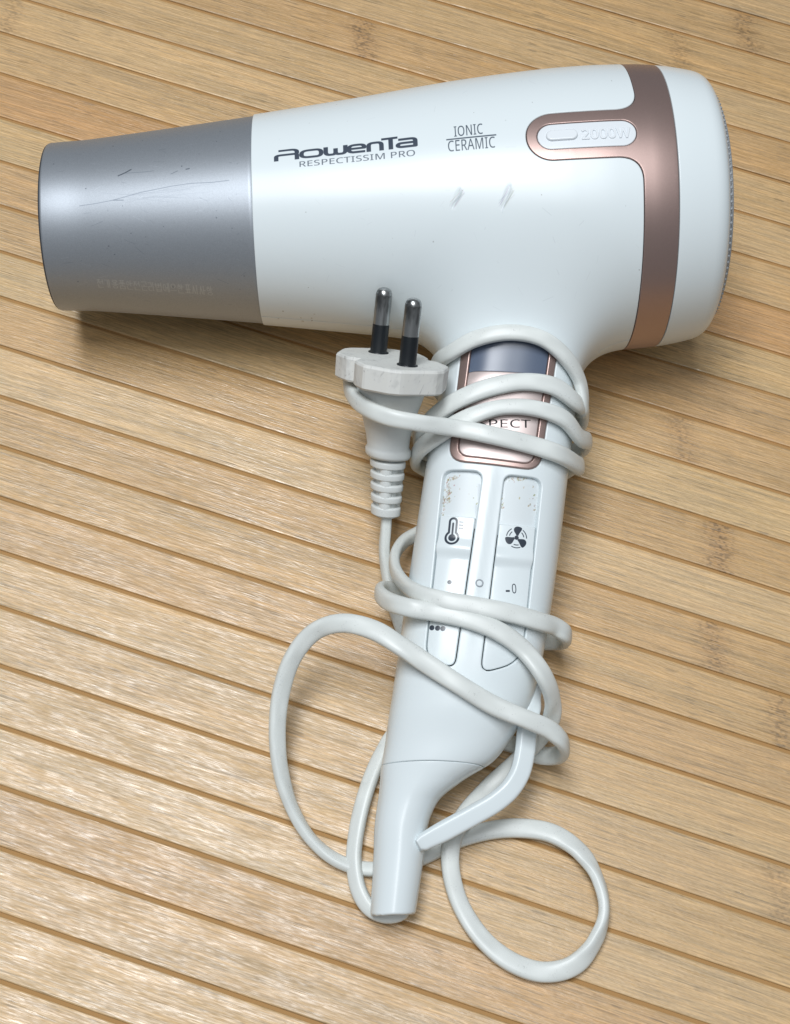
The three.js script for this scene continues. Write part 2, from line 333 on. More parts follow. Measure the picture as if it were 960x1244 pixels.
// --- materials
const mm = (g, x0, y0, sx, sy) => g.setTransform(sx, 0, 0, sy, x0 * sx, y0 * sy);
function strokes(g, list) { for (const s of list) { g.beginPath(); g.moveTo(s[0], s[1]); for (let i = 2; i < s.length; i += 2) g.lineTo(s[i], s[i + 1]); g.stroke(); } }
function wordmark(g, x, y, w, h) {                                       // the maker's wide rounded lettering, cap height h, baseline y
  g.save(); g.translate(x, y); g.scale(w / 122, h / 22); g.lineJoin = 'round'; g.lineCap = 'butt';
  const P = (d) => g.stroke(new Path2D(d));
  g.lineWidth = 3.9;
  P('M2 0 L2 -8 Q2 -11 6 -11 L19 -11 M4 -20 L14 -20 Q20 -20 20 -15 L20 -13 Q20 -11 19 -11 L20 -9 L20 0');
  P('M24 -9 Q24 -15 30 -15 L36 -15 Q41 -15 41 -9 L41 -7 Q41 -2 36 -2 L30 -2 Q24 -2 24 -7 Z');
  P('M45 -17 L45 -7 Q45 -2 49 -2 L50 -2 Q53.5 -2 53.5 -6 L53.5 -13 M53.5 -6 Q53.5 -2 57 -2 L58 -2 Q62 -2 62 -7 L62 -17');
  P('M65.5 -8.5 L78 -8.5 Q79 -15 73 -15 L70 -15 Q65 -15 65 -9 L65 -7 Q65 -2 70 -2 L79 -2');
  P('M82 0 L82 -10 Q82 -15 86 -15 L89 -15 Q93 -15 93 -10 L93 0');
  P('M93 -19.5 L107 -19.5 M101 -19.5 L101 0');
  P('M107.5 -15 L118 -15 Q122 -15 122 -11 L122 -2 L111 -2 Q107 -2 107 -5 Q107 -8.5 111 -8.5 L121 -8.5');
  g.restore();
}
function text(g, s, x, y, w, size, font = 'sans-serif', weight = '') {   // set to the width w
  g.save(); g.font = `${weight} 40px ${font}`; const m = g.measureText(s).width; g.translate(x, y); g.scale(w / m, size / 29); g.fillText(s, 0, 0); g.restore();
}
function specks(g, n, x0, y0, x1, y1, colour, size) { for (let i = 0; i < n; i++) { g.fillStyle = colour + (0.15 + 0.5 * rnd()).toFixed(2) + ')'; const r = size * (0.4 + rnd()); g.beginPath(); g.ellipse(x0 + rnd() * (x1 - x0), y0 + rnd() * (y1 - y0), r, r * (0.5 + rnd() * 0.6), rnd() * 3, 0, 7); g.fill(); } }
const shellMap = canvasTexture(2048, 2048, (g, w, h) => {
  g.fillStyle = '#dde6e9'; g.fillRect(0, 0, w, h);
  mm(g, 90, Math.PI * 43, w / 150, h / (2 * Math.PI * 43));
  g.strokeStyle = g.fillStyle = '#3c4654';
  wordmark(g, -73.8, -4.5, 40.8, 5.0);
  g.fillStyle = '#59636f'; text(g, 'RESPECTISSIM PRO', -66.8, -1.2, 33.8, 2.3);
  g.fillStyle = '#4d5864'; text(g, 'IONIC', -22, -6.6, 8.4, 4, 'sans-serif'); g.fillRect(-24.2, -6.0, 14.2, 0.45); text(g, 'CERAMIC', -24, -1.4, 13.6, 3.9);
  // scuffs with painted dent shading, scratches, specks of dirt
  g.lineCap = 'round';
  for (const [x, s, l] of [[-21.9, 13.8, 3.7], [-7.9, 14, 4.4]]) for (let i = 0; i < 26; i++) {            // scuffs: fine rub marks, shading of the dents put into their grey
    const o = (rnd() - 0.5) * 1.9, k = l * (0.35 + 0.6 * rnd()) * (1 - Math.abs(o) * 0.45), m = (rnd() - 0.5) * 1.6;
    g.strokeStyle = `rgba(${138 + rnd() * 50},${146 + rnd() * 46},${150 + rnd() * 46},0.2)`; g.lineWidth = 0.1 + rnd() * 0.16; g.beginPath(); g.moveTo(x + o + 1.3, s + m - k); g.quadraticCurveTo(x + o + 0.1, s + m, x + o - 1.4, s + m + k); g.stroke();
  }
  for (let i = 0; i < 60; i++) { const x = -78 + rnd() * 108, y = -34 + rnd() * 80, a = rnd() * 6.3, l = 0.5 + rnd() * 3; g.strokeStyle = `rgba(165,172,178,${(0.1 + rnd() * 0.22).toFixed(2)})`; g.lineWidth = 0.06 + rnd() * 0.08; g.beginPath(); g.moveTo(x, y); g.lineTo(x + l * Math.cos(a), y + l * Math.sin(a)); g.stroke(); }
  specks(g, 26, -78, -40, 30, 60, 'rgba(110,110,104,', 0.16);
  specks(g, 8, -79, 58, -60, 68, 'rgba(90,70,50,', 0.4);
});
const shellRelief = canvasTexture(1024, 1024, (g, w, h) => {
  g.fillStyle = '#808080'; g.fillRect(0, 0, w, h);
  mm(g, 90, Math.PI * 43, w / 150, h / (2 * Math.PI * 43));
  g.lineCap = 'round';
  const dent = (x, s, rx, ry, a, c) => { g.fillStyle = c; g.beginPath(); g.ellipse(x, s, rx, ry, a, 0, 7); g.fill(); };
  g.filter = 'blur(2px)';
  for (const [x, s, l] of [[-22, 13.6, 3.6], [-8, 13.8, 4.4]]) { dent(x, s, 1.25, l, 0.32, '#969696'); dent(x - 0.1, s, 0.95, l * 0.94, 0.34, '#5e5e5e'); dent(x - 0.2, s + 0.3, 0.35, l * 0.7, 0.34, '#4a4a4a'); }
  dent(-66, 42, 0.3, 2.5, -0.6, '#707070'); dent(-71, 33, 0.25, 1.4, 0.5, '#707070');
});
shellRelief.colorSpace = THREE.NoColorSpace;
const white = new THREE.MeshPhysicalMaterial({ name: 'white_plastic', map: shellMap, bumpMap: shellRelief, bumpScale: 0.0007, roughness: 0.31, ior: 1.5 });
const whitePlain = new THREE.MeshPhysicalMaterial({ name: 'white_plastic_plain', color: '#dde6e9', roughness: 0.25 });
const fleck = (w, h, lo, hi) => { const d = new Uint8Array(w * h * 4); for (let i = 0; i < w * h; i++) { const v = lo + (hi - lo) * rnd(); d[4 * i] = d[4 * i + 1] = d[4 * i + 2] = v; d[4 * i + 3] = 255; } return d; };
const roseMap = dataTexture(fleck(512, 512, 215, 255), 512, 512, true); roseMap.repeat.set(3, 5);
const rose = new THREE.MeshPhysicalMaterial({ name: 'rose_gold_paint', map: roseMap, color: new THREE.Color().setRGB(0.48, 0.35, 0.32), metalness: 0.8, roughness: 0.4 });

// --- barrel and handle shell
const notSlots = [not(panelOuter, 0.1), not(slotLeft, 0.0), not(slotRight, 0.0)];
const parting = (p) => (p[2] > 0 ? p[1] - 1.4 : 9);                       // where the two half shells meet, mm from it
part('body_shell', dryer, white, [not(fBand, 0.16), (p) => -80.5 - p[0]], {
  open: [(p) => p[0] - 36, (p) => p[2] - 47.4], lines: [-0.3, -0.12, 0.06, 0.24].map((l) => [parting, l]),
  relief: (p) => { if (p[0] > -38 && p[0] < 20) return 0; const d = parting(p); return -0.22 * Math.exp(-((d / 0.14) ** 2)); },
});
part('handle_shell', dryer, white, [...notSlots, not(fTip, 0.07)], {
  open: [(p) => 47.4 - p[2]], r: 0.4, depth: 2,
  relief: (p) => { const d = Math.max(0, p[1]) > 8 ? Math.abs(p[0] - (-14.1 - (p[2] - 84) * 0.196)) : 9; return 0.28 * Math.exp(-((d / 1.9) ** 2)) * smooth(82, 92, p[2]) * (1 - smooth(120, 146, p[2])); },
});
part('handle_tip', dryer, whitePlain, [fTip], { r: 0.15 });
part('rear_cap', dryer, whitePlain, [(p) => 41.0 - p[0]], { r: 0.3 });
const band = part('trim_band', dryer, rose, [fBand, not(fHole, 0.1)], { uv: (p) => [(p[0] + 10) / 60, sOf(p) / 60] });
const greyWhite = new THREE.MeshPhysicalMaterial({ name: 'grey_white_plastic', color: '#dde3e8', roughness: 0.32 });
const wattPlate = part('wattage_plate', dryer, greyWhite, [fHole], { relief: () => -0.18, uv: (p) => [(p[0] + 1) / 32, 1 - (sOf(p) + 9.5) / 16] });
{ // raised bar and digits, bent round the barrel
  const font = await new FontLoader().loadAsync('fonts/droid/droid_sans_regular.typeface.json');
  const bend = (g, x0, s0, sx, sy) => {
    const P = g.attributes.position;
    for (let i = 0; i < P.count; i++) { const x = x0 + P.getX(i) * sx, a = (s0 - P.getY(i) * sy) / 43, r = bodyRadius(x) - 0.2 + P.getZ(i); P.setXYZ(i, x, r * Math.cos(a), r * Math.sin(a)); }
    g.computeVertexNormals(); return g;
  };
  const digits = new TextGeometry('2000W', { font, size: 3.1, depth: 0.2, curveSegments: 6, bevelEnabled: true, bevelThickness: 0.16, bevelSize: 0.14, bevelSegments: 3 });
  digits.computeBoundingBox(); const w = digits.boundingBox.max.x;
  mesh('raised_digits', finish(bend(digits, 13.9, -2.15, 14 / w, 1)), greyWhite, wattPlate);
  const sh = new THREE.Shape(); sh.absarc(1.3, 0, 1.3, Math.PI / 2, Math.PI * 1.5); sh.absarc(6.9, 0, 1.3, -Math.PI / 2, Math.PI / 2); sh.closePath();
  mesh('raised_bar', finish(bend(new THREE.ExtrudeGeometry(sh, { depth: 0.2, curveSegments: 16, bevelEnabled: true, bevelThickness: 0.55, bevelSize: 0.5, bevelOffset: -0.1, bevelSegments: 5 }), 4.3, -3.85, 1, 1)), greyWhite, wattPlate);
}

// --- display window, name plate and frame on the handle
const display = new THREE.Group(); display.name = 'display_panel'; dryer.add(display);
part('frame', display, rose, [grown(panelOuter, 0), not(panelInner, 0.0)], { relief: () => 0.12, r: 0.45, uv: (p) => [p[0] / 60, p[2] / 60] });
part('window', display, new THREE.MeshPhysicalMaterial({ name: 'blue_grey_glass', color: new THREE.Color().setRGB(0.1, 0.13, 0.19), roughness: 0.28 }), [grown(panelInner, -0.05), not(plateTop, 0.05)], { relief: () => -0.5, r: 0.1 });
const plateMap = canvasTexture(512, 512, (g, w, h) => {
  g.fillStyle = '#f4f4f4'; g.fillRect(0, 0, w, h); mm(g, 26, -48, w / 34, h / 42);
  g.fillStyle = '#15171a'; g.save(); g.translate(-24.6, 74.1); g.rotate(0.04); text(g, 'RESPECT', 0, 0, 21.8, 2.4, 'sans-serif'); g.restore();
});
part('name_plate', display, new THREE.MeshPhysicalMaterial({ name: 'rose_plate', map: plateMap, color: new THREE.Color().setRGB(0.64, 0.545, 0.525), metalness: 0.55, roughness: 0.42 }), [grown(panelInner, -0.05), plateTop], {
  r: 0.35, uv: (p) => [(p[0] + 26) / 34, 1 - (p[2] - 48) / 42],
  relief: (p) => -0.45 + 0.5 * smooth(69, 64, p[2]) * smooth(56, 60, p[2]) + 0.35 * smooth(74, 82, p[2]),
});

// --- the two slide switches in their slots
const grime = (right) => canvasTexture(512, 1024, (g, w, h) => {
  g.fillStyle = '#d3dbde'; g.fillRect(0, 0, w, h); mm(g, 50, -44, w / 60, h / 110);
  const put = (x, z, n, sx, sz) => { for (let i = 0; i < n; i++) { g.fillStyle = `rgba(${120 + rnd() * 46},${102 + rnd() * 40},${70 + rnd() * 36},${0.2 + rnd() * 0.5})`; g.beginPath(); g.ellipse(x + (rnd() + rnd() + rnd() - 1.5) * sx, z + (rnd() - 0.5) * sz, 0.07 + rnd() * 0.16, 0.07 + rnd() * 0.32, rnd(), 0, 7); g.fill(); } };
  if (right) { put(-7, 89.4, 36, 4, 1.2); put(-2.4, 95, 14, 0.5, 9); put(-12, 94, 16, 0.5, 9); put(-6, 94, 8, 5, 8); } else { put(-27.9, 91.5, 60, 0.9, 8); put(-26, 88, 20, 2, 1); put(-29.6, 96, 24, 0.5, 6); put(-22, 93, 8, 5, 8); }
});
const print = canvasTexture(1024, 2048, (g, w, h) => {
  g.fillStyle = '#dde6e9'; g.fillRect(0, 0, w, h); mm(g, 50, -44, w / 60, h / 110);
  const dark = '#353d48'; g.fillStyle = g.strokeStyle = dark; g.lineCap = 'round'; g.lineJoin = 'round';
  const disc = (x, y, r) => { g.beginPath(); g.arc(x, y, r, 0, 7); g.fill(); };
  // thermometer
  g.save(); g.translate(...[-27.01, 106.03]); g.rotate(0.13); g.lineWidth = 0.62;
  g.beginPath(); g.arc(0, 0, 1.8, -0.98, Math.PI + 0.98); g.lineTo(-1.0, -4.7); g.arc(0, -4.7, 1.0, Math.PI, 0); g.closePath(); g.stroke();
  disc(0, 0, 1.05); g.lineWidth = 0.55; strokes(g, [[0, 0, 0, -4.2]]); g.lineWidth = 0.34; strokes(g, [[1.8, -4.7, 2.8, -4.7], [1.8, -3.8, 2.8, -3.8], [1.8, -2.9, 2.8, -2.9]]); g.restore();
  // fan
  g.save(); g.translate(...[-8.7, 106.82]); g.rotate(0.05); disc(0, 0, 0.62);
  for (let k = 0; k < 3; k++) { g.save(); g.rotate(k * 2.0944 + 0.35); g.beginPath(); g.moveTo(0.3, -0.7); g.bezierCurveTo(0.2, -1.8, 1.2, -3.1, 0.3, -3.3); g.bezierCurveTo(-1.2, -3.4, -1.7, -2.6, -1.5, -1.9); g.bezierCurveTo(-1.3, -1.3, -0.6, -1.1, -0.3, -0.6); g.fill(); g.lineWidth = 0.26; g.beginPath(); g.arc(0, 0, 2.9, -1.2, -0.35); g.stroke(); g.beginPath(); g.arc(0, 0, 2.1, -1.1, -0.5); g.stroke(); g.restore(); }
  g.restore();
  disc(...[-28.3, 118.71], 0.62);
  for (const p of [[-33.8, 131.23], [-32.21, 131.48], [-30.74, 131.7]]) disc(...p, 0.72);
  const o = [-12.11, 122.4]; text(g, '-', o[0] - 0.6, o[1] + 0.7, 1.4, 3.2, 'sans-serif', 'bold'); text(g, '0', o[0] + 1.2, o[1] + 0.2, 1.5, 2.7);
  disc(...[-14.59, 134.76], 0.5);
});
const slotFloor = [grime(false), grime(true)].map((map) => new THREE.MeshPhysicalMaterial({ name: 'soiled_white_plastic', map, roughness: 0.42 }));
const printed = new THREE.MeshPhysicalMaterial({ name: 'printed_white_plastic', map: print, roughness: 0.24 });
for (const [k, slot, a, b] of [[0, slotLeft, [-31.25, 98.88], [-19.57, 100.66]], [1, slotRight, [-14.78, 102.52], [-1.86, 103.87]]]) {
  const sw = new THREE.Group(); sw.name = k ? 'slide_switch_001' : 'slide_switch'; dryer.add(sw);
  const along = (p) => p[2] - (a[1] + (b[1] - a[1]) / (b[0] - a[0]) * (p[0] - a[0]));      // mm below the upper edge of the slider
  part('slot_floor', sw, slotFloor[k], [grown(slot, -0.02), (p) => along(p) - 3], { relief: () => -1.7, r: 0.02, depth: 0.8, uv: uvFlat });
  part('slider', sw, printed, [grown(slot, -0.28), (p) => -along(p)], {
    uv: uvFlat, r: 0.4, depth: 1.8, lines: [7, 8, 9, 9.6, 10.2, 11, 12, 13].map((l) => [along, l]),
    relief: (p) => { const t = along(p); return -0.5 + 0.2 * smooth(0, 6, t) + 0.75 * smooth(6, 9.4, t) - 1.0 * smooth(9.4, 12.6, t) + 0.3 * smooth(13, 24, t); },
  });
}
{ // small ring-shaped mark between the switches
  const g = new THREE.TorusGeometry(0.95, 0.2, 10, 28); g.rotateX(Math.PI / 2);
  const c = [-19.94, 16.69, 119.48]; g.translate(c[0], c[1] + 0.3, c[2]); mesh('ring_mark', finish(g), new THREE.MeshPhysicalMaterial({ name: 'grey_print', color: '#9aa1a8', roughness: 0.4 }), dryer);
}

// --- nozzle and rear grille
function lathe(profile, seg = 128) { const g = new THREE.LatheGeometry(profile.map(([x, r]) => new THREE.Vector2(r, x)), seg); g.rotateZ(-Math.PI / 2); return g; }
const jamo = { // consonants and vowels as strokes in a unit cell
  ㅇ: [], ㄱ: [[0, 0, 1, 0, 1, 1]], ㄴ: [[0, 0, 0, 1, 1, 1]], ㄹ: [[0, 0, 1, 0, 1, 0.5, 0, 0.5, 0, 1, 1, 1]], ㅁ: [[0, 0, 1, 0, 1, 1, 0, 1, 0, 0]], ㅂ: [[0, 0, 0, 1, 1, 1, 1, 0], [0, 0.5, 1, 0.5]],
  ㅅ: [[0.5, 0, 0, 1], [0.5, 0.2, 1, 1]], ㅈ: [[0, 0, 1, 0], [0.5, 0, 0, 1], [0.5, 0.3, 1, 1]], ㅍ: [[0, 0, 1, 0], [0.3, 0, 0.3, 1], [0.7, 0, 0.7, 1], [0, 1, 1, 1]], ㅎ: [[0.5, -0.1, 0.5, 0.1], [0, 0.25, 1, 0.25]],
  ㅏ: [[0.3, 0, 0.3, 1], [0.3, 0.5, 1, 0.5]], ㅓ: [[0.8, 0, 0.8, 1], [0, 0.5, 0.8, 0.5]], ㅣ: [[0.5, 0, 0.5, 1]], ㅔ: [[0.55, 0, 0.55, 1], [0, 0.5, 0.55, 0.5], [1, 0, 1, 1]], ㅛ: [[0, 0.8, 1, 0.8], [0.35, 0, 0.35, 0.8], [0.65, 0, 0.65, 0.8]], ㅜ: [[0, 0.3, 1, 0.3], [0.5, 0.3, 0.5, 1]], ㅡ: [[0, 0.5, 1, 0.5]], ㅗ: [[0, 0.8, 1, 0.8], [0.5, 0, 0.5, 0.8]],
};
function syllable(g, s, x, y, w, h) {
  const [c, v, f] = s, tall = 'ㅏㅓㅣㅔ'.includes(v), hh = f ? 0.55 : 1;
  const put = (j, bx, by, bw, bh) => { strokes(g, jamo[j].map((t) => t.map((q, i) => (i % 2 ? y + (by + q * bh) * h : x + (bx + q * bw) * w)))); if (j === 'ㅇ' || j === 'ㅎ') { g.beginPath(); g.ellipse(x + (bx + bw / 2) * w, y + (by + (j === 'ㅎ' ? 0.68 : 0.5) * bh) * h, bw * w * 0.45, bh * h * (j === 'ㅎ' ? 0.3 : 0.45), 0, 0, 7); g.stroke(); } };
  if (tall) { put(c, 0, 0.05, 0.5, hh - 0.1); put(v, 0.55, 0, 0.45, hh); } else { put(c, 0.1, 0, 0.8, hh * 0.5); put(v, 0, hh * 0.55, 1, hh * 0.45); }
  if (f) put(f, 0.1, 0.64, 0.8, 0.36);
}
const nozzleMap = canvasTexture(1024, 2048, (g, w, h) => {
  const id = g.createImageData(w, h); for (let i = 0; i < w * h; i++) { const v = 196 + rnd() * 28; id.data[4 * i] = id.data[4 * i + 1] = id.data[4 * i + 2] = v; id.data[4 * i + 3] = 255; } g.putImageData(id, 0, 0);
  mm(g, 146, Math.PI * 28, w / 70, h / (2 * Math.PI * 28));
  g.strokeStyle = 'rgba(255,255,250,0.6)'; g.lineWidth = 0.24; g.lineCap = 'round';
  const words = ['ㅈㅓㄴ', 'ㄱㅣ', 'ㅇㅛㅇ', 'ㅍㅜㅁ', 'ㅇㅏㄴ', 'ㅈㅓㄴ', 'ㄱㅗㄴ', 'ㄹㅣ', 'ㅂㅓㅂ', 'ㅇㅔ', 'ㅇㅡ', 'ㅎㅏㄴ', 'ㅍㅛ', 'ㅅㅣ', 'ㅅㅏ', 'ㅎㅏㅇ'];
  words.forEach((s, i) => syllable(g, s, -128 + i * 2.16, 29.6 + i * 0.085, 1.7, 3.4));
  // scratches in the paint
  const scratch = (pts, lw, c) => { g.strokeStyle = c; g.lineWidth = lw; strokes(g, [pts]); };
  const sc = (x, y, t) => [x, y, t];
  scratch([-131, 5.6, -126, 5.1, -121, 4.4, -113, 2.6, -104, 1.4, -98, 1, -92, 1.2, -87, 1.0], 0.2, 'rgba(120,126,134,0.55)');
  scratch([-119.5, -3.4, -117.6, -4.2, -115.8, -5.2], 0.4, 'rgba(95,100,108,0.7)'); scratch([-117.5, -4.1, -112, -3.9, -109, -4], 0.16, 'rgba(140,146,154,0.6)');
  scratch([-104, -2.4, -102, -3.2], 0.2, 'rgba(120,126,134,0.6)'); scratch([-99.5, -3.5, -98.6, -3.6], 0.36, 'rgba(100,106,114,0.65)'); scratch([-121, 4.4, -118, 4.6], 0.26, 'rgba(115,120,128,0.6)');
  for (let i = 0; i < 70; i++) { const x = -140 + rnd() * 56, y = -30 + rnd() * 80, l = 0.6 + rnd() * 3.5, a = (rnd() - 0.5) * 1.6; scratch([x, y, x + l * Math.cos(a), y + l * Math.sin(a)], 0.06 + rnd() * 0.07, rnd() < 0.5 ? 'rgba(252,252,252,0.4)' : 'rgba(120,126,134,0.35)'); }
  for (let i = 0; i < 14; i++) scratch([-124 + rnd() * 34, 1 + rnd() * 5, -121 + rnd() * 34, 0.5 + rnd() * 5], 0.06, 'rgba(130,136,144,0.3)');
  specks(g, 30, -140, -20, -84, 45, 'rgba(80,86,94,', 0.2);
  specks(g, 60, -141, -40, -82, 60, 'rgba(130,136,146,', 0.12);
});
const silver = new THREE.MeshPhysicalMaterial({ name: 'silver_paint', map: nozzleMap, color: new THREE.Color().setRGB(0.5, 0.545, 0.6), metalness: 0.6, roughness: 0.47 });
{
  const prof = [[-142.85, 24], [-142.85, 25.05], [-142.65, 25.22], [-142.2, 25.32]];
  for (let k = 1; k <= 24; k++) { const x = -142 + k * 63 / 24; prof.push([x, bodyRadius(x) - 0.45 * smooth(-142, -130, x)]); }
  prof.push([-78.6, 29]);
  const g = lathe(prof, 160), P = g.attributes.position, U = g.attributes.uv;
  for (let i = 0; i < P.count; i++) { const p = [P.getX(i), P.getY(i), P.getZ(i)]; let v = 0.5 - theta(p) / (2 * Math.PI); U.setXY(i, (p[0] + 146) / 70, v); }
  // the seam of the lathe at the underside keeps one side of the texture
  const nozzle = mesh('nozzle', finish(g), silver, dryer);
  const inner = lathe([[-142.75, 25.0], [-143.05, 25.0], [-143.3, 24.75], [-143.4, 24.3], [-143.4, 22.9], [-142.8, 22.4], [-100, 24], [-96, 0.01]], 128);
  mesh('nozzle_inside', finish(inner), new THREE.MeshStandardMaterial({ name: 'dark_plastic', color: '#3a3f45', roughness: 0.5 }), nozzle);
}
{
  const grilleMat = new THREE.MeshStandardMaterial({ name: 'grey_mesh', color: '#a3a8ac', metalness: 0.3, roughness: 0.5 });
  const geo = [lathe([[56, 35.4], [57.1, 35.4], [57.5, 34.8], [57.8, 30], [58.1, 15], [58.2, 0.01]], 120)];
  for (let k = 0; k < 110; k++) { const g = new THREE.SphereGeometry(0.5, 8, 6), a = k / 110 * Math.PI * 2; g.scale(1.5, 1, 1); g.translate(57.2, Math.cos(a) * 34.9, Math.sin(a) * 34.9); geo.push(g); }
  for (const r of [33, 29.5, 26, 22, 18, 14, 10]) { const g = new THREE.TorusGeometry(r, 0.55, 8, 96); g.rotateY(Math.PI / 2); g.translate(58, 0, 0); geo.push(g); }
  mesh('air_grille', finish(mergeGeometries(geo.map((g) => g.toNonIndexed()))), grilleMat, dryer);
}

// --- swept things: the flat cord and the hanging loop
function spline(pts) { return new THREE.CatmullRomCurve3(pts.map((p) => new THREE.Vector3(...p)), false, 'centripetal'); }
function sweep(pts, normals, scales, section, step) {
  const curve = spline(pts), n = pts.length - 1;
  const rings = [], seg = [];
  for (let i = 0; i < n; i++) { const len = Math.hypot(...sub(pts[i + 1], pts[i])), k = Math.max(2, Math.ceil(len / step)); for (let s = 0; s < k; s++) seg.push(i + s / k); }
  seg.push(n);
  const pos = [], idx = [], uv = []; let run = 0, last = null;
  seg.forEach((u, r) => {
    const i = Math.min(Math.floor(u), n - 1), t = u - i, c = curve.getPoint(u / n).toArray(), tn = curve.getTangent(clamp(u / n, 1e-4, 1 - 1e-4)).toArray();
    const w = smooth(0, 1, t); let N = unit(add(normals[i].map((q) => q * (1 - w)), normals[i + 1], w));
    N = unit(add(N, tn, -dot(N, tn))); const B = cross(tn, N), sc = scales[i] * (1 - w) + scales[i + 1] * w;
    if (last) run += Math.hypot(...sub(c, last)); last = c;
    section.forEach(([a, b], k) => { pos.push(...add(add(c, B, a * sc), N, b)); uv.push(k / section.length, run / 20); });
    if (r) for (let k = 0; k < section.length; k++) { const m = section.length, a = (r - 1) * m + k, b = (r - 1) * m + (k + 1) % m; idx.push(a, b, a + m, b, b + m, a + m); }
  });
  const m = section.length, lastRing = (seg.length - 1) * m;
  for (let k = 1; k < m - 1; k++) { idx.push(0, k + 1, k); idx.push(lastRing, lastRing + k, lastRing + k + 1); }
  const g = new THREE.BufferGeometry(); g.setAttribute('position', new THREE.Float32BufferAttribute(pos, 3)); g.setAttribute('uv', new THREE.Float32BufferAttribute(uv, 2)); g.setIndex(idx); g.computeVertexNormals(); return g;
}
const superEllipse = (a, b, n, k = 20) => Array.from({ length: k }, (_, i) => { const t = -i / k * Math.PI * 2, c = Math.cos(t), s = Math.sin(t); return [a * Math.sign(c) * Math.abs(c) ** (2 / n), b * Math.sign(s) * Math.abs(s) ** (2 / n)]; });
const wrapNormal = (p) => { const z = clamp(p[2], 40, 205), dx = (p[0] - handleX(z)) / handleHalfWidth(z), dy = (p[1] - handleY(z)) / handleHalfDepth(z); return unit([Math.sign(dx) * Math.abs(dx) ** 1.6 / handleHalfWidth(z), Math.sign(dy) * Math.abs(dy) ** 1.6 / handleHalfDepth(z), 0]); };
